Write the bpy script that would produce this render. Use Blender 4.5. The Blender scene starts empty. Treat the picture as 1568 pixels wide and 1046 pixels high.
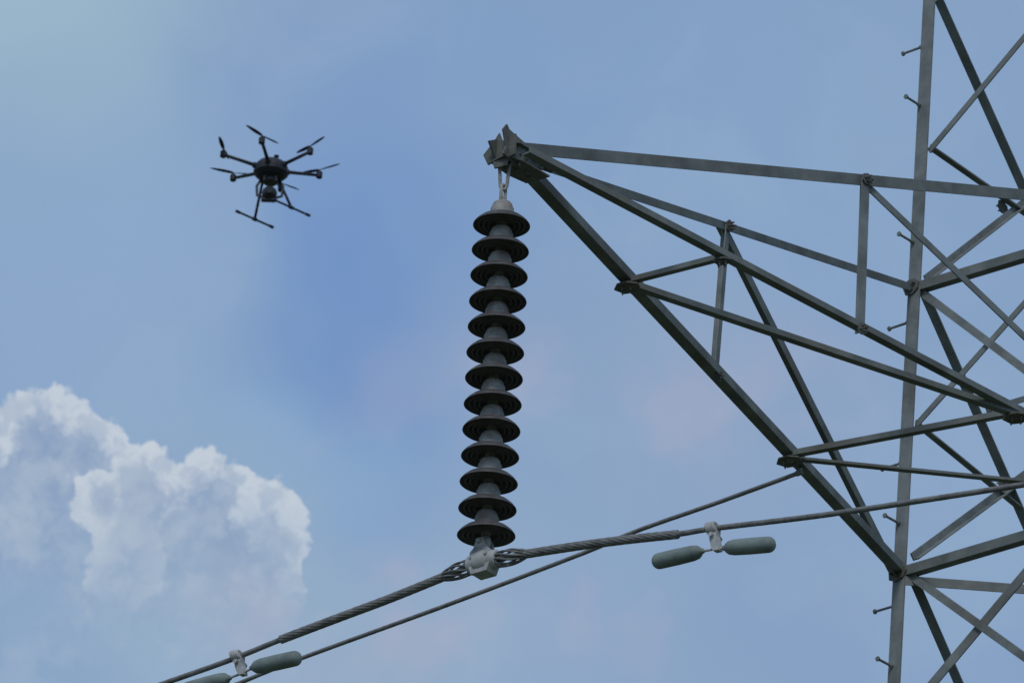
import bpy, math, random
from mathutils import Vector, Matrix
random.seed(7)
sc = bpy.context.scene
sc.view_settings.view_transform = 'Standard'
sc.view_settings.look = 'None'
sc.view_settings.exposure = 0

# ------------------------------------------------------------------ camera
PITCH = math.radians(26.0); ROLL = math.radians(2.78)
FOC = 216.0; W = 1568.0; H = 1046.0; K = FOC/36.0*W
CAM = Vector((0, 0, 1.6))
f = Vector((0, math.cos(PITCH), math.sin(PITCH)))
r0 = Vector((1, 0, 0)); u0 = Vector((0, -math.sin(PITCH), math.cos(PITCH)))
r = math.cos(ROLL)*r0 + math.sin(ROLL)*u0
u = -math.sin(ROLL)*r0 + math.cos(ROLL)*u0
cd = bpy.data.cameras.new("camera"); cam = bpy.data.objects.new("camera", cd)
sc.collection.objects.link(cam)
cd.lens = FOC; cd.sensor_width = 36; cd.clip_end = 20000
cd.dof.use_dof = True; cd.dof.focus_distance = 29.0; cd.dof.aperture_fstop = 14
M = Matrix((r, u, -f)).transposed().to_4x4(); M.translation = CAM
cam.matrix_world = M
sc.camera = cam

# survey helpers: sight-lines from the station, intersected with the structure's real planes
def ray(px, py):
    return f + r*((px-W/2)/K) + u*((H/2-py)/K)
def atdepth(px, py, d): return CAM + ray(px, py)*d
def onplane(px, py, p0, n):
    d = ray(px, py); t = (p0-CAM).dot(n)/d.dot(n); return CAM + d*t
def proj(p):
    q = p-CAM; z = q.dot(f)
    return (W/2+q.dot(r)/z*K, H/2-q.dot(u)/z*K)
def online(p0, p1, val, ax=0):
    a, b = -0.5, 1.5
    ga = proj(p0.lerp(p1, a))[ax]-val
    for _ in range(50):
        m = (a+b)/2; g = proj(p0.lerp(p1, m))[ax]-val
        if (g > 0) == (ga > 0): a = m
        else: b = m
    return p0.lerp(p1, a)
UP = Vector((0, 0, 1))

# ------------------------------------------------------------------ materials
def mat(name, col, col2=None, rough=0.6, metal=0.0, scale=8.0, bump=0.15, spec=0.4, detail=6, stain=None):
    m = bpy.data.materials.new(name); m.use_nodes = True
    nt = m.node_tree; b = nt.nodes["Principled BSDF"]
    tc = nt.nodes.new("ShaderNodeTexCoord")
    mp = nt.nodes.new("ShaderNodeMapping")
    nt.links.new(tc.outputs["Object"], mp.inputs["Vector"])
    n = nt.nodes.new("ShaderNodeTexNoise"); n.inputs["Scale"].default_value = scale
    n.inputs["Detail"].default_value = detail; n.inputs["Roughness"].default_value = 0.65
    nt.links.new(mp.outputs[0], n.inputs["Vector"])
    cr = nt.nodes.new("ShaderNodeValToRGB")
    cr.color_ramp.elements[0].position = 0.32; cr.color_ramp.elements[1].position = 0.68
    c2 = col2 or tuple(c*0.6 for c in col)
    cr.color_ramp.elements[0].color = (*c2, 1); cr.color_ramp.elements[1].color = (*col, 1)
    nt.links.new(n.outputs["Fac"], cr.inputs[0])
    cout = cr.outputs[0]
    if stain:   # large-scale patches of rust / dirt
        n3 = nt.nodes.new("ShaderNodeTexNoise"); n3.inputs["Scale"].default_value = stain[1]; n3.inputs["Detail"].default_value = 4
        nt.links.new(mp.outputs[0], n3.inputs["Vector"])
        mr = nt.nodes.new("ShaderNodeMapRange"); mr.inputs[1].default_value = 0.5; mr.inputs[2].default_value = 0.68; mr.inputs[4].default_value = stain[2]
        nt.links.new(n3.outputs["Fac"], mr.inputs[0])
        mx = nt.nodes.new("ShaderNodeMix"); mx.data_type = 'RGBA'
        nt.links.new(mr.outputs[0], mx.inputs[0]); nt.links.new(cout, mx.inputs[6]); mx.inputs[7].default_value = (*stain[0], 1)
        cout = mx.outputs[2]
    nt.links.new(cout, b.inputs["Base Color"])
    b.inputs["Roughness"].default_value = rough; b.inputs["Metallic"].default_value = metal
    b.inputs["Specular IOR Level"].default_value = spec
    n2 = nt.nodes.new("ShaderNodeTexNoise"); n2.inputs["Scale"].default_value = scale*9
    nt.links.new(mp.outputs[0], n2.inputs["Vector"])
    bp = nt.nodes.new("ShaderNodeBump"); bp.inputs["Strength"].default_value = bump
    bp.inputs["Distance"].default_value = 0.004
    nt.links.new(n2.outputs["Fac"], bp.inputs["Height"]); nt.links.new(bp.outputs[0], b.inputs["Normal"])
    return m
RUST = (0.12, 0.095, 0.075)
M_STEEL = mat("weathered_galvanised_steel", (0.23, 0.25, 0.235), (0.12, 0.136, 0.13), 0.75, 0.0, 5, spec=0.2, stain=(RUST, 2.2, 0.5))
M_STEEL2 = mat("brace_steel", (0.27, 0.29, 0.28), (0.155, 0.175, 0.17), 0.75, 0.0, 7, spec=0.2, stain=(RUST, 2.6, 0.4))
M_PLATE = mat("gusset_steel", (0.20, 0.205, 0.185), (0.09, 0.095, 0.085), 0.75, 0.0, 9, spec=0.2, stain=(RUST, 6, 0.7))
M_CAP = mat("insulator_cap_zinc", (0.44, 0.43, 0.39), (0.20, 0.195, 0.18), 0.7, 0.0, 16, stain=((0.15, 0.105, 0.085), 4.5, 0.9))
M_SHED = mat("insulator_glaze_dark", (0.105, 0.098, 0.095), (0.052, 0.048, 0.047), 0.5, 0.0, 22, 0.1, 0.35)
M_ALU = mat("clamp_aluminium", (0.54, 0.54, 0.52), (0.32, 0.32, 0.31), 0.65, 0.0, 14)
M_ROD = mat("conductor_aluminium", (0.26, 0.26, 0.245), (0.13, 0.13, 0.125), 0.65, 0.1, 20)
M_DAMP = mat("damper_weight_zinc", (0.25, 0.30, 0.275), (0.14, 0.175, 0.165), 0.7, 0.0, 10)
M_DRONE = mat("drone_carbon", (0.034, 0.034, 0.044), (0.02, 0.02, 0.028), 0.6, 0.0, 20)
M_LENS = mat("drone_camera_housing", (0.06, 0.06, 0.065), (0.03, 0.03, 0.03), 0.4, 0.0, 20)
M_GROUND = mat("grass_ground", (0.11, 0.12, 0.06), (0.06, 0.07, 0.04), 0.95, 0, 0.3, 0.3)

# ------------------------------------------------------------------ mesh builder
class B:
    def __init__(s): s.v = []; s.f = []; s.sm = []
    def add(s, vs, fs, smooth=False):
        o = len(s.v); s.v += [tuple(x) for x in vs]
        s.f += [tuple(i+o for i in q) for q in fs]; s.sm += [smooth]*len(fs)
    def obj(s, name, material, parent=None):
        me = bpy.data.meshes.new(name); me.from_pydata(s.v, [], s.f); me.update()
        for p, q in zip(me.polygons, s.sm): p.use_smooth = q
        import bmesh
        bm = bmesh.new(); bm.from_mesh(me); bmesh.ops.recalc_face_normals(bm, faces=bm.faces); bm.to_mesh(me); bm.free()
        ob = bpy.data.objects.new(name, me); sc.collection.objects.link(ob)
        me.materials.append(material)
        if parent: ob.parent = parent
        return ob
def empty(name):
    e = bpy.data.objects.new(name, None); e.empty_display_size = 0.2
    sc.collection.objects.link(e); return e

def angle(b, p0, p1, n, w, flip=1, inward=1, t=0.008, off=0.0, ext=0.0, w2=None):
    w2 = w2 or w
    a = (p1-p0).normalized(); p0 = p0-a*ext; p1 = p1+a*ext
    n = (n-a*n.dot(a)).normalized(); m = a.cross(n)*flip; k = -n*inward
    pr = [(0, 0), (w, 0), (w, t), (t, t), (t, w2), (0, w2)]
    vs = []
    for p in (p0, p1):
        for x, y in pr: vs.append(p + m*(x-w*0.5) + k*y + n*off)
    fs = [(i, (i+1) % 6, (i+1) % 6+6, i+6) for i in range(6)]
    fs += [(3, 2, 1, 0), (5, 4, 3, 0), (6, 7, 8, 9), (6, 9, 10, 11)]
    b.add(vs, fs)
def frames(pts, closed=False):
    n = len(pts); T = []
    for i in range(n):
        if closed: d = pts[(i+1) % n]-pts[i-1]
        else: d = pts[min(i+1, n-1)]-pts[max(i-1, 0)]
        T.append(d.normalized())
    ref = Vector((0, 0, 1)) if abs(T[0].z) < 0.9 else Vector((1, 0, 0))
    x = (ref-T[0]*ref.dot(T[0])).normalized(); out = []
    for i in range(n):
        x = (x-T[i]*x.dot(T[i])).normalized(); out.append((x, T[i].cross(x)))
    return out
def tube(b, pts, rad, seg=10, closed=False, radf=None):
    fr = frames(pts, closed); n = len(pts); vs = []
    for i, p in enumerate(pts):
        x, y = fr[i]; R = rad[i] if isinstance(rad, (list, tuple)) else rad
        for j in range(seg):
            th = 2*math.pi*j/seg; rr = R*(radf(i, th) if radf else 1)
            vs.append(p + x*math.cos(th)*rr + y*math.sin(th)*rr)
    fs = []
    for i in range(n if closed else n-1):
        k = (i+1) % n
        for j in range(seg):
            l = (j+1) % seg; fs.append((i*seg+j, i*seg+l, k*seg+l, k*seg+j))
    if not closed: fs += [tuple(range(seg))[::-1], tuple(range((n-1)*seg, n*seg))]
    b.add(vs, fs, True)
def cyl(b, p0, p1, rad, seg=12, bev=0.0, smooth=False):
    L = (p1-p0).length; a = (p1-p0).normalized()
    prof = [(0, 0), (rad-bev, 0), (rad, bev), (rad, L-bev), (rad-bev, L), (0, L)] if bev else [(0, 0), (rad, 0), (rad, L), (0, L)]
    revolve(b, prof, p0, a, seg, smooth)
def revolve(b, prof, c, axis=UP, seg=32, smooth=True):
    ref = Vector((1, 0, 0)) if abs(axis.x) < 0.9 else Vector((0, 1, 0))
    x = (ref-axis*ref.dot(axis)).normalized(); y = axis.cross(x)
    vs = []; fs = []
    for (R, z) in prof:
        R = max(R, 1e-4)
        for j in range(seg):
            th = 2*math.pi*j/seg
            vs.append(c + axis*z + x*R*math.cos(th) + y*R*math.sin(th))
    for i in range(len(prof)-1):
        for j in range(seg):
            l = (j+1) % seg; fs.append((i*seg+j, i*seg+l, (i+1)*seg+l, (i+1)*seg+j))
    b.add(vs, fs, smooth)
def plate(b, c, ea, eb, pts, th=0.01):
    n = ea.cross(eb).normalized(); k = len(pts)
    vs = [c+ea*x+eb*y-n*th/2 for x, y in pts]+[c+ea*x+eb*y+n*th/2 for x, y in pts]
    fs = [tuple(range(k))[::-1], tuple(range(k, 2*k))]+[(i, (i+1) % k, (i+1) % k+k, i+k) for i in range(k)]
    b.add(vs, fs)
def bolt(b, p, n, R=0.014, L=0.014):
    cyl(b, p-n*0.012, p+n*L, R, 6, 0, False)
    cyl(b, p+n*L, p+n*(L+0.012), R*0.55, 8, 0, False)

# ------------------------------------------------------------------ tower geometry
tip = atdepth(780, 246, 30.0); zb = tip.z
Lb = onplane(1377, 878, Vector((0, 0, zb)), UP)
Rb = onplane(1790, 755, Vector((0, 0, zb)), UP)
e1 = (Rb-Lb).normalized(); back = Vector((-e1.y, e1.x, 0))
if back.y < 0: back = -back
nLR = -back; nLL = -e1
Ltop = onplane(1425, 0, Lb, nLR); Lbot = onplane(1374, 1046, Lb, nLR)
Rtop_ = onplane(1797, 320, Lb, nLR)
sl = (Ltop-Lbot)/(Ltop.z-Lbot.z)
wid = (Rb-Lb).length
def leg(i, z):
    """corner legs: 0 = left front, 1 = right front, 2 = left back, 3 = right back"""
    s = (Lbot+sl*(z-Lbot.z)); tp = (s-Lb).dot(e1) if z >= Lbot.z-0.2 else (Lbot-Lb).dot(e1)-(Lbot.z-z)*0.085
    tb = 0.0 if z >= Lbot.z-0.2 else -(Lbot.z-z)*0.06
    p = Vector((Lb.x, Lb.y, z))
    a = tp if i in (0, 2) else wid-tp
    c = tb if i in (0, 1) else wid-tb
    return p+e1*a+back*c
LR = lambda x, y: onplane(x, y, Lb, nLR)
LL = lambda x, y: onplane(x, y, Lb, nLL)
def ext(a, b_, X):
    return (X, a[1]+(b_[1]-a[1])*(X-a[0])/(b_[0]-a[0]))

tower = empty("transmission_tower")
bl = B(); bb = B(); ba = B(); bg = B(); bt = B(); bs = B()
z_top = Ltop.z+4.0; z_low = Lbot.z-0.3
for i in range(4):
    nn = nLR if i < 2 else -nLR
    a = leg(i, z_low); c = leg(i, z_top)
    fl = 1 if i in (0, 3) else -1
    ax = (c-a).normalized(); m = ax.cross(nn)*fl
    want = e1 if i in (0, 2) else -e1
    if m.dot(want) < 0: fl = -fl
    angle(bl, a, c, nn, 0.085, fl, 1, 0.01)
    angle(bl, leg(i, 0.0), a, nn, 0.12, fl, 1, 0.012, off=0.003, ext=0.05)
zs = [z_low]
h = 1.5
while zs[-1]-h > 0.8: zs.append(zs[-1]-h); h *= 1.12
zs.append(0.3)
faces = [(0, 1, nLR), (0, 2, nLL), (1, 3, -nLL), (2, 3, -nLR)]
for (p, q, nn) in faces:
    for j in range(len(zs)-1):
        angle(bb, leg(p, zs[j]), leg(q, zs[j+1]), nn, 0.06, 1, 1, off=-0.012)
        angle(bb, leg(q, zs[j]), leg(p, zs[j+1]), nn, 0.06, 1, 1, off=-0.024)
        if j and j % 2 == 0: angle(bb, leg(p, zs[j]), leg(q, zs[j]), nn, 0.06, 1, 1, off=-0.034)
    zz = Ltop.z+0.3
    for j in range(3):
        angle(bb, leg(p, zz), leg(q, zz+1.2), nn, 0.05, 1, 1, off=-0.012)
        angle(bb, leg(q, zz), leg(p, zz+1.2), nn, 0.05, 1, 1, off=-0.024)
        zz += 1.2
for (p, q, nn) in faces[2:]:
    for (za, zc) in ((zb-1.2, zb), (zb, zb+0.9), (zb+0.9, zb+1.75), (zb+1.75, Ltop.z+0.3)):
        angle(bb, leg(p, za), leg(q, zc), nn, 0.045, 1, 1, off=-0.012)
        angle(bb, leg(q, za), leg(p, zc), nn, 0.045, 1, 1, off=-0.024)
    angle(bb, leg(p, zb), leg(q, zb), nn, 0.06, 1, 1, off=-0.034)

def mLR(a, b_, w, off=-0.012, flip=1, B_=bb): angle(B_, LR(*a), LR(*b_), nLR, w, flip, 1, off=off)
def mLL(a, b_, w, off=-0.012, flip=1, B_=bb): angle(B_, LL(*a), LL(*b_), nLL, w, flip, 1, off=off)
mLR((1400, 441), (1797, 321), 0.055, 0.012, -1, ba)
mLR((1377, 877), (1790, 755), 0.058, 0.012, -1, ba)
mLR((1405, 444), ext((1405, 444), (1568, 566), 1793), 0.044, -0.014)
mLR((1392, 880), ext((1398, 884), (1568, 1006), 1793), 0.044, -0.014)
mLR((1398, 647), ext((1400, 645), (1568, 456), 1793), 0.038, -0.03)
mLR(ext((1425, 1040), (1568, 870), 1374), ext((1425, 1040), (1568, 870), 1793), 0.060, -0.03)
mLR((1417, 229), ext((1417, 229), (1568, 48), 1793), 0.038, -0.03)
mLL((1430, 2), ext((1440, 22), (1560, 290), 1690), 0.060, -0.02)
mLL((1403, 440), ext((1430, 490), (1568, 808), 1690), 0.060, -0.02)
mLL((1388, 880), ext((1400, 900), (1463, 1046), 1690), 0.060, -0.02)
mLL((1417, 229), ext((1417, 229), (1568, 334), 1690), 0.042, -0.034)
mLL((1406, 431), ext((1412, 427), (1560, 312), 1690), 0.042, -0.045)
mLL((1394, 650), ext((1402, 652), (1568, 790), 1690), 0.042, -0.034)
mLL((1386, 856), ext((1392, 850), (1568, 722), 1690), 0.045, -0.045)
mLL((1498, 632), (1690, 575), 0.036, -0.055)
angle(bb, leg(0, zb)-UP*0.03, leg(3, zb)-UP*0.03, -UP, 0.055, 1, -1)
angle(bb, leg(1, zb)-UP*0.05, leg(2, zb)-UP*0.05, -UP, 0.055, 1, -1)

# ---------------- cross arm
D0 = onplane(790, 250, tip, UP); C0 = onplane(806, 236, tip, UP)
A0 = atdepth(792, 227, 30.02); B0 = atdepth(806, 246, 30.12)
Lt = LR(1398, 441); Rt = Rtop_
angle(ba, D0, Lb, -UP, 0.066, 1, 1, 0.009, w2=0.052)
angle(ba, C0, Rb, -UP, 0.050, 1, 1, 0.009, w2=0.034)
nB = (Lt-B0).cross(Lb-D0).normalized()
if nB.dot(CAM-Lt) < 0: nB = -nB
angle(ba, B0, Lt, nB, 0.044, 1, 1, off=0.004)
nA = (Rt-A0).cross(Rb-C0).normalized()
if nA.dot(CAM-Rt) < 0: nA = -nA
angle(ba, A0, Rt, nA, 0.060, 1, 1, off=0.004)
D1 = online(D0, Lb, 960); D2 = online(D0, Lb, 1094); D3 = online(D0, Lb, 1208)
C1 = online(C0, Rb, 1106); C2 = online(C0, Rb, 1315); C3 = online(C0, Rb, 1556)
B1 = online(B0, Lt, 1112); A1 = online(A0, Rt, 1323)
dz = Vector((0, 0, -0.012))
angle(ba, D1+dz, C1+dz, -UP, 0.036, 1, 1, w2=0.028)
angle(ba, D1+dz*1.9, C3+dz*1.9, -UP, 0.046, 1, 1, w2=0.032)
angle(ba, D3+dz, C3+dz, -UP, 0.042, 1, 1, w2=0.032)
angle(ba, D3+dz*2, Rb+dz*2, -UP, 0.040, -1, 1, w2=0.03)
angle(bb, B1, D2, nB, 0.046, 1, 1, off=0.012)
angle(ba, B1, Lb, nB, 0.058, 1, 1, off=-0.012)
angle(bb, A1, C2, nA, 0.060, 1, 1, off=0.014)
angle(bb, A1, LR(1795, 728), nA, 0.040, 1, 1, off=-0.012)

def gus(c, n, s=1.0, rot=0.0, th=0.008, off=0.014):
    ea = (e1-n*e1.dot(n))
    if ea.length < 0.3: ea = back-n*back.dot(n)
    ea.normalize(); eb = n.cross(ea)
    ca, sa = math.cos(rot), math.sin(rot)
    ea, eb = ea*ca+eb*sa, eb*ca-ea*sa
    pts = [(-0.09, -0.04), (-0.03, -0.08), (0.06, -0.07), (0.1, -0.02), (0.07, 0.05), (0.0, 0.08), (-0.08, 0.05)]
    plate(bg, c+n*off, ea, eb, [(x*s, y*s) for x, y in pts], th)
    for x, y in [(-0.05, 0), (0, 0.035), (0.05, 0.0), (0, -0.04)]:
        bolt(bt, c+n*(off+th/2+0.01)+ea*x*s+eb*y*s, n, 0.008, 0.003)
gus(D1, -UP, 0.75, 0.3, off=0.03); gus(D3, -UP, 0.8, 0.4, off=0.034); gus(C3, -UP, 0.8, 0.2, off=0.03)
gus(C1, -UP, 0.5, 0.1, off=0.02); gus(B1, nB, 0.42, 0.4, off=0.02); gus(D2, nB, 0.4, 0.2, off=0.02)
gus(Lt, nLR, 0.6, 0.5, off=0.02); gus(Lb, nLR, 0.65, 0.2, off=0.022); gus(A1, nA, 0.4, 0.0, off=0.024)
gus(C2, nA, 0.4, 0.5, off=0.024)
gus(LL(1529, 320), nLL, 0.5, 0.3, off=-0.03); gus(LL(1530, 744), nLL, 0.5, 0.3, off=-0.03)
e2 = ((tip-(Lb+Rb)/2)); e2.z = 0; e2.normalize(); s2 = Vector((-e2.y, e2.x, 0))
if s2.x < 0: s2 = -s2
hd = tip+UP*0.035
plate(bg, hd+s2*0.030, e2, UP, [(-0.20, -0.03), (-0.22, 0.05), (-0.1, 0.085), (0.06, 0.10), (0.08, 0.12), (0.11, 0.08), (0.08, 0.0), (0.10, -0.05), (0.03, -0.06)], 0.010)
plate(bg, hd-s2*0.045, e2, UP, [(-0.22, -0.05), (-0.22, 0.06), (-0.05, 0.10), (0.05, 0.07), (0.12, 0.03), (0.05, -0.05)], 0.010)
plate(bg, hd-UP*0.045, e2, s2, [(-0.22, -0.05), (-0.22, 0.09), (-0.02, 0.07), (0.08, 0.03), (0.05, -0.08), (-0.1, -0.08)], 0.009)
plate(bg, hd+UP*0.05, e2, s2, [(-0.34, 0.01), (-0.30, 0.09), (0.0, 0.06), (0.05, 0.0), (0.0, -0.07), (-0.12, -0.07)], 0.009)
plate(bg, hd+e2*0.05, s2, UP, [(-0.12, 0.0), (-0.06, 0.06), (-0.03, 0.10), (-0.01, 0.05), (0.07, 0.07), (0.07, -0.04), (0.03, -0.05), (0.02, -0.09), (-0.05, -0.09), (-0.06, -0.05), (-0.09, -0.06)], 0.010)
for a_, b__ in [(-0.2, 0.0), (-0.14, 0.03), (-0.08, 0.0), (-0.02, 0.05), (0.03, 0.0), (-0.02, -0.04)]:
    bolt(bt, hd+s2*0.036+e2*a_+UP*b__, s2, 0.012, 0.010)
    bolt(bt, hd-UP*0.05+e2*a_*0.8+s2*b__, -UP, 0.010, 0.008)

def stepbolt(px, py, d, L):
    z = LR(px, py).z; p = leg(0, z)-e1*0.03
    cyl(bs, p, p+d*L, 0.0075, 8)
    cyl(bs, p+d*L, p+d*(L+0.010), 0.015, 6, 0, False)
    cyl(bs, p+d*0.02, p+d*0.032, 0.013, 6, 0, False)
for (x, y, k) in [(1424, 68, 0), (1420, 160, 1), (1409, 370, 1), (1403, 490, 0), (1393, 705, 0), (1388, 800, 1), (1378, 925, 0), (1373, 1020, 1)]:
    stepbolt(x, y, (-e1 if k == 0 else nLR), 0.15 if k == 0 else 0.14)
zz = zb-1.6; k = 0
while zz > 2:
    p = leg(0, zz); d = -e1 if k % 2 else nLR
    cyl(bs, p, p+d*0.13, 0.0085, 8); zz -= 0.4; k += 1

bl.obj("legs", M_STEEL2, tower); bb.obj("lattice_braces", M_STEEL2, tower); ba.obj("cross_arm_chords", M_STEEL, tower)
bg.obj("gusset_plates", M_PLATE, tower); bt.obj("bolts", M_PLATE, tower); bs.obj("step_bolts", M_STEEL2, tower)

# ------------------------------------------------------------------ insulator string
ins = empty("insulator_string")
hang = atdepth(773, 246, 30.0)
axis_low = hang-UP*3
def zv(v): return online(hang, axis_low, v, 1)
top_rim = zv(342); bot_rim = zv(816)
bc = B(); bsd = B(); bk = B()
N = 13
s = (top_rim.z-bot_rim.z)/(N-1)
for i in range(N):
    c = top_rim-UP*s*i
    tilt = Vector((random.uniform(-.018, .018), random.uniform(-.018, .018), 1)).normalized()
    q = s-0.14
    revolve(bc, [(0.0, .116+q), (.034, .116+q), (.043, .110+q), (.050, .098+q), (.051, .085), (.057, .078), (.058, .045), (.060, .038), (.060, .030), (0, .030)], c, tilt, 28)
    revolve(bsd, [(.050, .036), (.08, .032), (.108, .020), (.128, .003), (.1385, -.011), (.1395, -.015), (.137, -.017), (.131, -.008), (.124, -.001),
                  (.118, .000), (.114, -.018), (.110, -.018), (.106, .004), (.096, .005), (.092, -.020), (.088, -.020), (.084, .006), (.072, .006), (.068, -.018),
                  (.064, -.018), (.060, .006), (.03, .004), (.012, .0)], c, tilt, 48)
    revolve(bc, [(.026, .004), (.024, -.008), (.012, -.012), (.011, -(s-.116)-.002), (.0, -(s-.116)-.004)], c, UP, 14)
def stadium(c, ea, eb, w, hh, n=10):
    pts = []
    for k in range(n+1):
        t = math.pi*k/n; pts.append(c+ea*w*math.cos(t)+eb*(hh+w*math.sin(t)))
    for k in range(n+1):
        t = math.pi+math.pi*k/n; pts.append(c+ea*w*math.cos(t)+eb*(-hh+w*math.sin(t)))
    return pts
X = Vector((1, 0, 0)); Y = Vector((0, 1, 0))
zt = top_rim.z+0.116+(s-0.14)
capTop = Vector((hang.x, hang.y, zt))
vtop = zv(247).z; vbot = zv(291).z
pts = [Vector((hang.x-0.028, hang.y, vtop)), Vector((hang.x-0.020, hang.y, (vtop*0.5+vbot*0.5))), Vector((hang.x-0.016, hang.y, vbot+0.02)),
       Vector((hang.x-0.009, hang.y, vbot+0.004)), Vector((hang.x, hang.y, vbot)), Vector((hang.x+0.009, hang.y, vbot+0.004)), Vector((hang.x+0.016, hang.y, vbot+0.02)),
       Vector((hang.x+0.020, hang.y, (vtop*0.5+vbot*0.5))), Vector((hang.x+0.028, hang.y, vtop))]
tube(bk, pts, 0.0085, 10)
cyl(bk, Vector((hang.x-0.045, hang.y, vtop)), Vector((hang.x+0.045, hang.y, vtop)), 0.011, 10, 0.002)
cyl(bk, Vector((hang.x+0.03, hang.y, vtop)), Vector((hang.x+0.042, hang.y, vtop)), 0.018, 6, 0, False)
c = Vector((hang.x, hang.y, (vbot+zt)/2+0.012))
hl = abs(vbot-zt)/2
tube(bk, stadium(c, X*0.6+Y*0.8, UP, 0.017, max(hl-0.004, 0.004)), 0.0085, 10, True)
revolve(bk, [(0, .03), (.012, .028), (.014, .012), (.02, .004), (.022, -.004), (0, -.004)], capTop, UP, 16)
bc.obj("metal_caps_and_pins", M_CAP, ins); bsd.obj("disc_sheds", M_SHED, ins); bk.obj("hanging_links", M_CAP, ins)

# ------------------------------------------------------------------ conductors
cdir = Vector((0.8, -0.6, 0)); cn = Vector((0.6, 0.8, 0))
clampP = onplane(741, 861, Vector((hang.x, hang.y, 0)), cn)
CP = lambda x, y: onplane(x, y, clampP, cn)
def smooth_path(pts, step=0.012):
    out = []
    n = len(pts)
    for i in range(n-1):
        p0 = pts[max(i-1, 0)]; p1 = pts[i]; p2 = pts[i+1]; p3 = pts[min(i+2, n-1)]
        k = max(2, int((p2-p1).length/step))
        for j in range(k):
            t = j/k
            out.append(0.5*((2*p1)+(p2-p0)*t+(2*p0-5*p1+4*p2-p3)*t*t+(3*p1-p0-3*p2+p3)*t**3))
    out.append(pts[-1]); return out
pxs = [(245, 1048), (350, 1011), (430, 979), (520, 945), (600, 915), (680, 883), (741, 861), (810, 847), (905, 833), (1035, 818), (1093, 809), (1250, 790), (1400, 768), (1568, 742)]
ctrl = [CP(*p) for p in pxs]
d0 = (ctrl[0]-ctrl[2]).normalized(); d1 = (ctrl[-1]-ctrl[-3]).normalized()
def strand(b, pts, R, lobes, lay, depth, seg):
    acc = [0]
    for i in range(1, len(pts)): acc.append(acc[-1]+(pts[i]-pts[i-1]).length)
    def rf(i, th): return 1-depth+depth*abs(math.cos(lobes*0.5*(th-2*math.pi*acc[i]/lay)))**0.6*1.0
    tube(b, pts, R, seg, False, rf)
cond = empty("overhead_conductor")
b = B()
strand(b, smooth_path(ctrl, 0.012), 0.0135, 12, 0.20, 0.16, 36)
tube(b, [ctrl[0]-d0*0.01, ctrl[0]+d0*20-UP*0.1, ctrl[0]+d0*60+UP*0.0], 0.0132, 10)
tube(b, [ctrl[-1]-d1*0.01, ctrl[-1]+d1*6, ctrl[-1]+d1*14], 0.0132, 10)
b.obj("stranded_cable", M_ROD, cond)
b = B()
armL = smooth_path([CP(*p) for p in [(430, 979), (520, 945), (600, 915), (684, 881)]], 0.008)
armR = smooth_path([CP(*p) for p in [(800, 849), (850, 841), (905, 833), (970, 825), (1038, 818)]], 0.008)
strand(b, armL, 0.0220, 9, 0.42, 0.18, 54); strand(b, armR, 0.0220, 9, 0.42, 0.18, 54)
def cage(path, nrod=10):
    n = len(path); fr = frames(path)
    for k in range(nrod):
        pts = []
        for i in range(n):
            t = i/(n-1); R = 0.019+0.019*math.sin(math.pi*t)**1.2
            th = 2*math.pi*(k/nrod)+1.6*t
            x, y = fr[i]; pts.append(path[i]+x*R*math.cos(th)+y*R*math.sin(th))
        tube(b, pts, 0.0055, 6)
cage(smooth_path([CP(680, 883), CP(705, 873), CP(735, 863)], 0.01))
cage(smooth_path([CP(748, 860), CP(777, 854), CP(804, 848)], 0.01))
b.obj("armour_rods", M_ROD, cond)
c2 = empty("overhead_conductor")
n2 = Vector((0.6, 0.8, 0)); p2 = D3+Vector((0.03, 0.10, -0.03))
CP2 = lambda x, y: onplane(x, y, p2, n2)
k2 = [CP2(*q) for q in [(370, 1044), (460, 1008), (690, 924), (890, 848), (980, 811), (1100, 769), (1226, 723)]]
b = B()
strand(b, smooth_path(k2, 0.02), 0.0125, 12, 0.2, 0.15, 30)
dd = (k2[0]-k2[1]).normalized(); tube(b, [k2[0]-dd*0.01, k2[0]+dd*60], 0.0123, 10)
b.obj("stranded_cable", M_ROD, c2)
b = B(); e = k2[-1]; dr = (k2[-1]-k2[-2]).normalized()
cyl(b, e-dr*0.03, e+dr*0.01, 0.016, 14, 0.004)
cyl(b, e, online(D0, Lb, 1226), 0.010, 10)
b.obj("dead_end_clamp", M_STEEL2, c2)

# ------------------------------------------------------------------ suspension clamp
cl = empty("suspension_clamp"); b = B()
ca = (CP(770, 854)-CP(710, 871)).normalized(); cu = (UP-ca*UP.dot(ca)).normalized(); cs = ca.cross(cu)
cc = clampP
revolve(b, [(.026, -.085), (.040, -.084), (.046, -.078), (.050, -.04), (.060, -.032), (.062, .0), (.060, .032), (.050, .04), (.046, .078), (.040, .084), (.026, .085)], cc, ca, 32)
plate(b, cc, ca, cu, [(-.045, -.066), (.045, -.066), (.060, -.03), (.055, .05), (.03, .07), (-.03, .07), (-.055, .05), (-.060, -.03)], 0.084)
for sgn in (1, -1):
    plate(b, cc+cs*0.036*sgn, ca, cu, [(-.045, .03), (.045, .03), (.03, .08), (.018, .115), (-.018, .115), (-.03, .08)], 0.012)
    cyl(b, cc+cs*0.03*sgn+cu*0.02-ca*0.042, cc+cs*0.056*sgn+cu*0.02-ca*0.042, 0.010, 6, 0, False)
    cyl(b, cc+cs*0.03*sgn+cu*0.02+ca*0.042, cc+cs*0.056*sgn+cu*0.02+ca*0.042, 0.010, 6, 0, False)
cyl(b, cc-cs*0.06+cu*0.095, cc+cs*0.06+cu*0.095, 0.010, 12, 0.002)
sb = Vector((hang.x, hang.y, bot_rim.z-0.012))
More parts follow.
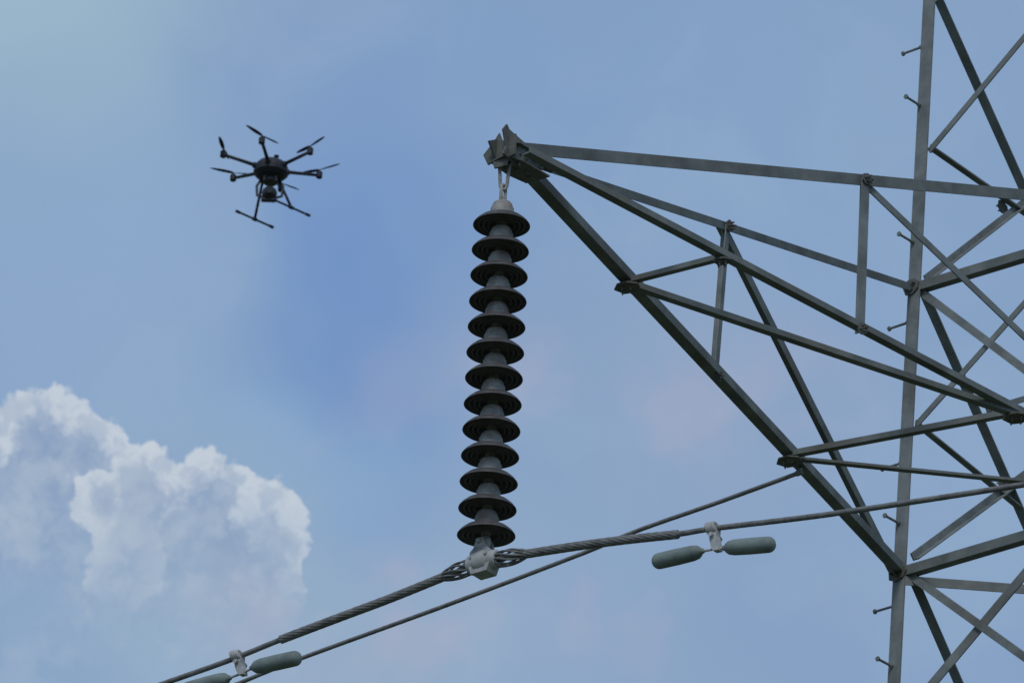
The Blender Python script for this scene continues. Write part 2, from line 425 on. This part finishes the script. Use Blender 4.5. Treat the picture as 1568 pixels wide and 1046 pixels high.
revolve(b, [(0, 0), (.016, -.005), (.024, -.02), (.026, -.04), (.022, -.055), (.014, -.07), (.013, -.11), (0, -.11)], sb, UP, 20)
o = b.obj("clamp_body", M_ALU, cl)
bv = o.modifiers.new("bevel", 'BEVEL'); bv.width = 0.004; bv.segments = 2; bv.limit_method = 'ANGLE'

# ------------------------------------------------------------------ vibration dampers
def damper(cpx, w1a, w1b, w2a, w2b, mid):
    e = empty("vibration_damper"); b = B(); b2 = B()
    p = CP(*cpx); a = (CP(cpx[0]+20, cpx[1]-4)-p).normalized(); q = CP(*mid)
    dn = (q-p); L = dn.length; dn.normalize()
    sd = a.cross(dn).normalized()
    arc = []
    for k in range(13):
        t = math.radians(-150+k*22); arc.append(p+(-dn*math.cos(t)+sd*math.sin(t))*0.026)
    for off in (-0.018, -0.006, 0.006, 0.018): tube(b, [x+a*off for x in arc], 0.0085, 8)
    pr = [(-.026, -.012), (.026, -.012), (.030, .02), (.020, .05), (.022, L-.015), (.016, L+.014), (-.016, L+.014), (-.022, L-.015), (-.020, .05), (-.030, .02)]
    plate(b, p, a, dn, pr, 0.034)
    cyl(b, p+dn*0.045-sd*0.035, p+dn*0.045+sd*0.035, 0.011, 6, 0, False)
    cyl(b, p+dn*0.045+sd*0.03, p+dn*0.045+sd*0.045, 0.016, 6, 0, False)
    A, B1_, C_, D_ = CP(*w1a), CP(*w1b), CP(*w2a), CP(*w2b)
    tube(b, smooth_path([B1_, q, C_], 0.01), 0.0065, 8)
    for (o_, i_) in ((A, B1_), (D_, C_)):
        ax = (i_-o_).normalized(); Lw = (i_-o_).length; R = 0.038
        prof = [(0, 0)]+[(R*math.sin(t), R*0.9*(1-math.cos(t))) for t in [math.radians(x) for x in (15, 30, 45, 60, 75, 90)]]
        prof += [(R*1.02, Lw*0.5), (R*0.97, Lw*0.82), (R*0.85, Lw*0.92), (R*0.6, Lw*0.975), (R*0.35, Lw), (0.012, Lw+.012), (0, Lw+.012)]
        revolve(b2, prof, o_, ax, 28)
    o = b.obj("clamp", M_ALU, e); b2.obj("weights", M_DAMP, e)
damper((1091, 809), (1000, 861), (1074, 844), (1111, 839), (1186, 833), (1098, 840))
damper((363, 1004), (281, 1057), (350, 1038), (387, 1022), (460, 1006), (371, 1030))

# ------------------------------------------------------------------ drone
dr_ = empty("hexacopter_drone")
DC = atdepth(415, 262, 70.0)
bd = B(); bp = B(); bg2 = B()
revolve(bd, [(0, .13), (.09, .125), (.15, .10), (.19, .05), (.20, .01), (.20, -.04), (.16, -.08), (.10, -.11), (0, -.12)], DC, UP, 6*4, False)
hub = []
for k in range(6):
    th = math.radians(-20+60*k); d = Vector((math.cos(th), -math.sin(th), 0))
    root = DC+d*0.12+UP*0.02; hb = DC+d*0.58+UP*0.075; hub.append(hb)
    tube(bd, [root, hb], [0.022, 0.018], 10)
    cyl(bd, DC+d*0.15+UP*0.02, DC+d*0.22+UP*0.03, 0.035, 10, 0.006)
    cyl(bd, hb-UP*0.035, hb+UP*0.045, 0.036, 14, 0.008)
    cyl(bd, hb+UP*0.04, hb+UP*0.072, 0.011, 8)
bl_dirs = {0: (31, -9), 1: (27, -17), 2: (28, 15), 3: (9, 24), 4: (20, 2), 5: (24, 10)}
for k, hb in enumerate(hub):
    px, py = bl_dirs[k]
    d = Vector((px, py/0.47, 0)).normalized(); sN = Vector((-d.y, d.x, 0))
    c = hb+UP*0.07
    for sg in (1, -1):
        n = 7; vs = []; fs = []
        for i in range(n):
            t = i/(n-1); ww = 0.015*(0.5+1.0*math.sin(math.pi*min(t*0.8+0.15, 1))) * (1 if t < .95 else .5)
            tw = 0.30*(1-t)+0.06; p = c+d*sg*(0.01+0.26*t)+UP*0.016*t
            q = sN*math.cos(tw)+UP*math.sin(tw)*sg
            vs += [p-q*ww, p+q*ww, p+q*ww+UP*.004, p-q*ww+UP*.004]
        for i in range(n-1):
            o = i*4
            for j in range(4): fs.append((o+j, o+(j+1) % 4, o+4+(j+1) % 4, o+4+j))
        fs += [(0, 1, 2, 3), (n*4-1, n*4-2, n*4-3, n*4-4)]
        bp.add(vs, fs)
sk = Vector((50, 22/0.5, 0)).normalized()
for sgn, c0 in ((-1, atdepth(390, 336, 70.0)), (1, atdepth(446, 318, 69.8))):
    c = c0; top = DC+Vector((0.08*sgn, 0.0, -0.08))
    tube(bd, [top, c], 0.016, 8)
    tube(bd, [c-sk*0.27, c+sk*0.27], 0.013, 8)
    cyl(bd, c-sk*0.28, c-sk*0.22, 0.018, 8, 0.004); cyl(bd, c+sk*0.22, c+sk*0.28, 0.018, 8, 0.004)
    cyl(bd, c-sk*0.03+UP*0.0, c+sk*0.03, 0.022, 8, 0.004)
G = DC-UP*0.24
cyl(bg2, DC-UP*0.16, DC-UP*0.10, 0.09, 16, 0.01)
for sx in (-1, 1):
    tube(bg2, [DC+Vector((0.10*sx, 0, -0.11)), DC+Vector((0.15*sx, 0, -0.2)), DC+Vector((0.14*sx, 0, -0.32)), DC+Vector((0.05*sx, -0.02, -0.36))], 0.016, 8)
revolve(bg2, [(0, .075), (.05, .07), (.08, .04), (.09, 0), (.08, -.045), (.05, -.07), (0, -.08)], G-UP*0.05, UP, 20)
cyl(bg2, G-UP*0.05, G+Vector((0.0, -0.14, -0.07)), 0.045, 16, 0.006)
cyl(bg2, G+Vector((-.09, 0, -.13)), G+Vector((.07, 0, -.13)), 0.032, 12, 0.006)
for sx in (-1, 1): cyl(bg2, DC+Vector((0.06*sx, -0.08, -0.10)), DC+Vector((0.06*sx, -0.08, -0.17)), 0.02, 8, 0.004)
cyl(bd, DC+UP*0.12+Vector((0.05, 0.02, 0)), DC+UP*0.20+Vector((0.05, 0.02, 0)), 0.008, 8)
cyl(bd, DC+UP*0.19+Vector((0.05, 0.02, 0)), DC+UP*0.21+Vector((0.05, 0.02, 0)), 0.03, 12, 0.004)
bd.obj("airframe", M_DRONE, dr_); bp.obj("propellers", M_DRONE, dr_); bg2.obj("gimbal_camera", M_LENS, dr_)

# ------------------------------------------------------------------ ground
b = B(); S = 6000
b.add([(-S, -S, 0), (S, -S, 0), (S, S, 0), (-S, S, 0)], [(0, 1, 2, 3)])
b.obj("ground", M_GROUND)
b = B()
for i in range(4):
    p = leg(i, 0.0)
    b.add([(p.x+dx*k_, p.y+dy*k_, z) for z, k_ in ((0.004-0.3, .45), (0.25, .4)) for dx, dy in ((-1, -1), (1, -1), (1, 1), (-1, 1))],
          [(0, 1, 2, 3), (4, 5, 6, 7), (0, 1, 5, 4), (1, 2, 6, 5), (2, 3, 7, 6), (3, 0, 4, 7)])
b.obj("concrete_footings", mat("concrete", (0.3, 0.29, 0.27), (0.2, 0.2, 0.19), 0.9), tower)

# ------------------------------------------------------------------ light
SUN_EL = math.radians(46); SUN_AZ = math.radians(188)
sd = Vector((math.sin(SUN_AZ)*math.cos(SUN_EL), math.cos(SUN_AZ)*math.cos(SUN_EL), math.sin(SUN_EL)))
ld = bpy.data.lights.new("sun", 'SUN'); ld.energy = 1.1; ld.angle = math.radians(15); ld.color = (1, 0.96, 0.9)
lo = bpy.data.objects.new("sun", ld); sc.collection.objects.link(lo)
lo.rotation_euler = (-sd).to_track_quat('-Z', 'Y').to_euler(); lo.location = (0, 0, 60)

# ------------------------------------------------------------------ sky (world)
w = bpy.data.worlds.new("World"); sc.world = w; w.use_nodes = True
w.cycles.sampling_method = 'MANUAL'; w.cycles.sample_map_resolution = 128
nt = w.node_tree; nt.nodes.clear()
def nd(t, **kw):
    n = nt.nodes.new(t)
    for k_, v_ in kw.items(): setattr(n, k_, v_)
    return n
def setin(s_, v_):
    if isinstance(v_, bpy.types.NodeSocket): nt.links.new(v_, s_)
    else: s_.default_value = v_
def m(op, a, b_=None, c=None):
    n = nd("ShaderNodeMath", operation=op); setin(n.inputs[0], a)
    if b_ is not None: setin(n.inputs[1], b_)
    if c is not None: setin(n.inputs[2], c)
    return n.outputs[0]
def sstep(x, lo_, hi_, a=0.0, b_=1.0):
    n = nd("ShaderNodeMapRange", interpolation_type='SMOOTHSTEP')
    setin(n.inputs[0], x); n.inputs[1].default_value = lo_; n.inputs[2].default_value = hi_
    n.inputs[3].default_value = a; n.inputs[4].default_value = b_
    return n.outputs[0]
def mixc(fac, a, b_):
    n = nd("ShaderNodeMix", data_type='RGBA'); setin(n.inputs[0], fac)
    for s_, v_ in ((n.inputs[6], a), (n.inputs[7], b_)):
        if isinstance(v_, tuple): s_.default_value = (*v_, 1)
        else: nt.links.new(v_, s_)
    return n.outputs[2]
tc = nd("ShaderNodeTexCoord"); sx = nd("ShaderNodeSeparateXYZ"); nt.links.new(tc.outputs["Generated"], sx.inputs[0])
az = m('MULTIPLY', m('ARCTAN2', sx.outputs[0], sx.outputs[1]), K*math.cos(PITCH))
el = m('MULTIPLY', m('ARCSINE', sx.outputs[2]), K)
cmb = nd("ShaderNodeCombineXYZ"); nt.links.new(az, cmb.inputs[0]); nt.links.new(el, cmb.inputs[1])
P = cmb.outputs[0]
def sk_(px, py):
    d = ray(px, py).normalized(); return math.atan2(d.x, d.y)*K*math.cos(PITCH), math.asin(d.z)*K
def noise(size, detail=4, rough=0.55, vec=None, w_=0.0):
    n = nd("ShaderNodeTexNoise"); n.noise_dimensions = '2D'
    mp = nd("ShaderNodeMapping"); nt.links.new(vec or P, mp.inputs[0]); mp.inputs["Location"].default_value = (w_*3.1, w_*7.7, w_)
    mp.inputs["Scale"].default_value = (1/size, 1/size, 1/size)
    nt.links.new(mp.outputs[0], n.inputs["Vector"]); n.inputs["Scale"].default_value = 1; n.inputs["Detail"].default_value = detail
    n.inputs["Roughness"].default_value = rough
    return n
def voro(size, vec, off=0.0):
    n = nd("ShaderNodeTexVoronoi", feature='F1'); n.voronoi_dimensions = '2D'
    mp = nd("ShaderNodeMapping"); nt.links.new(vec, mp.inputs[0]); mp.inputs["Scale"].default_value = (1/size,)*3
    mp.inputs["Location"].default_value = (off, off*1.7, 0)
    nt.links.new(mp.outputs[0], n.inputs["Vector"]); n.inputs["Scale"].default_value = 1
    return n.outputs["Distance"]
def warp(size, amp, detail=5, w_=0.0, src=None):
    n = noise(size, detail, 0.6, src, w_)
    v = nd("ShaderNodeVectorMath", operation='SUBTRACT'); nt.links.new(n.outputs["Color"], v.inputs[0]); v.inputs[1].default_value = (.5, .5, .5)
    v2 = nd("ShaderNodeVectorMath", operation='MULTIPLY_ADD'); nt.links.new(v.outputs[0], v2.inputs[0]); v2.inputs[1].default_value = (amp, amp, 0); nt.links.new(src or P, v2.inputs[2])
    return v2.outputs[0]
PW = warp(70, 36, 5, 1.3)
PS = warp(500, 380, 2, 4.2)
def dist(vec, px, py):
    v = nd("ShaderNodeVectorMath", operation='DISTANCE'); nt.links.new(vec, v.inputs[0]); x, y = sk_(px, py); v.inputs[1].default_value = (x, y, 0)
    return v.outputs["Value"]
def blob(px, py, R, sxy=(1, 1), vec=None):
    v = nd("ShaderNodeVectorMath", operation='SUBTRACT'); nt.links.new(vec or PS, v.inputs[0]); x, y = sk_(px, py); v.inputs[1].default_value = (x, y, 0)
    v2 = nd("ShaderNodeVectorMath", operation='MULTIPLY'); nt.links.new(v.outputs[0], v2.inputs[0]); v2.inputs[1].default_value = (1/sxy[0], 1/sxy[1], 0)
    v3 = nd("ShaderNodeVectorMath", operation='LENGTH'); nt.links.new(v2.outputs[0], v3.inputs[0])
    return sstep(v3.outputs["Value"], 0.0, R, 1.0, 0.0)
G_ = 10.0
def C(rr, gg, bb_):
    l = lambda c_: ((c_/255+0.055)/1.055)**2.4 if c_ > 10 else c_/255/12.92
    return (l(rr)*G_, l(gg)*G_, l(bb_)*G_)
sky = nd("ShaderNodeTexSky", sky_type='NISHITA'); sky.sun_disc = False; sky.sun_elevation = SUN_EL; sky.sun_rotation = SUN_AZ
base = mixc(0.85, sky.outputs[0], C(138, 166, 201))
col = base
def lay(col, fac, k_, c_): return mixc(m('MULTIPLY', fac, k_), col, c_)
col = lay(col, blob(0, -60, 480), 0.8, C(158, 187, 201))
col = lay(col, blob(120, 420, 520), 0.5, C(146, 174, 209))
col = lay(col, blob(600, 450, 330, (0.75, 1.25)), 0.75, C(107, 143, 197))
col = lay(col, blob(760, 120, 420, (1.4, 0.7)), 0.45, C(123, 154, 199))
col = lay(col, blob(1180, 260, 420), 0.4, C(136, 167, 203))
col = lay(col, blob(1050, 640, 300, (1.3, 1)), 0.5, C(150, 167, 194))
col = lay(col, blob(700, 980, 420, (1.6, 0.8)), 0.65, C(149, 171, 197))
col = lay(col, blob(1300, 1000, 420), 0.4, C(131, 157, 192))
col = lay(col, blob(480, 680, 200, (1.4, 0.7)), 0.4, C(140, 175, 209))
col = lay(col, blob(330, 930, 380, (1.5, 0.9)), 0.65, C(150, 175, 198))
pn = noise(260, 3, 0.5, None, 9.1)
pink = m('MULTIPLY', sstep(pn.outputs["Fac"], 0.45, 0.68), m('ADD', blob(1000, 720, 480, (1.4, 0.7)), blob(620, 900, 380, (1.3, .8))))
col = lay(col, pink, 0.6, C(174, 173, 196))
wisp = noise(420, 5, 0.6, PS, 2.2)
col = lay(col, sstep(wisp.outputs["Fac"], 0.42, 0.75), 0.22, C(160, 184, 208))
v1 = voro(58, PW); v2 = voro(23, PW, 3.3)
nb_ = noise(12, 3, 0.6, P, 6.4).outputs["Fac"]
bump = m('ADD', m('ADD', m('MULTIPLY', v1, 28.0), m('MULTIPLY', v2, 12.0)), m('MULTIPLY', nb_, 9.0))
nn = noise(85, 6, 0.62, PW, 0.7).outputs["Fac"]
n_b = noise(26, 4, 0.6, PW, 4.7).outputs["Fac"]
def sdf(circs):
    d = None
    for (x, y, R) in circs:
        k_ = m('SUBTRACT', R, dist(PW, x, y)); d = k_ if d is None else m('SMOOTH_MAX', d, k_, 12.0)
    return m('SUBTRACT', m('ADD', d, 18.0), bump)
def cumulus(col, circs, rimw, ylo, yhi, kk):
    d = sdf(circs)
    mask = sstep(d, 0.0, 7.0)
    _, ya = sk_(250, yhi); _, yb = sk_(250, ylo)
    fade = sstep(m('ADD', el, m('MULTIPLY', m('SUBTRACT', nn, 0.5), 260.0)), yb, ya)
    rim = sstep(m('ADD', d, m('MULTIPLY', m('SUBTRACT', nn, 0.5), rimw*3.4)), rimw*0.25, rimw, 1.0, 0.0)
    puff = sstep(m('ADD', m('MULTIPLY', v1, 0.55), m('ADD', m('MULTIPLY', v2, 0.3), m('MULTIPLY', n_b, 0.45))), 0.35, 0.85, 1.0, 0.0)
    inner = mixc(sstep(nn, 0.38, 0.66), C(134, 157, 190), C(160, 178, 200))
    inner = mixc(m('MULTIPLY', puff, 0.3), inner, C(184, 196, 211))
    c_ = mixc(m('MULTIPLY', rim, sstep(puff, 0.0, 0.6, 0.6, 1.0)), inner, C(196, 206, 217))
    return mixc(m('MULTIPLY', m('MULTIPLY', mask, fade), kk), col, c_)
col = cumulus(col, [(-40, 700, 95), (62, 684, 96), (130, 702, 80), (180, 748, 76), (60, 840, 190)], 50, 1010, 720, 0.93)
col = cumulus(col, [(165, 770, 60), (232, 768, 84), (318, 772, 88), (396, 795, 76), (432, 830, 50), (300, 900, 175)], 55, 1000, 740, 0.93)
col = lay(col, sstep(noise(130, 5, 0.6, PW, 7.7).outputs["Fac"], 0.45, 0.75), m('MULTIPLY', blob(150, 920, 380, (1.4, .8), P), 0.5), C(174, 190, 206))
bg_ = nd("ShaderNodeBackground"); nt.links.new(col, bg_.inputs[0]); bg_.inputs[1].default_value = 0.1
out = nd("ShaderNodeOutputWorld"); nt.links.new(bg_.outputs[0], out.inputs[0])
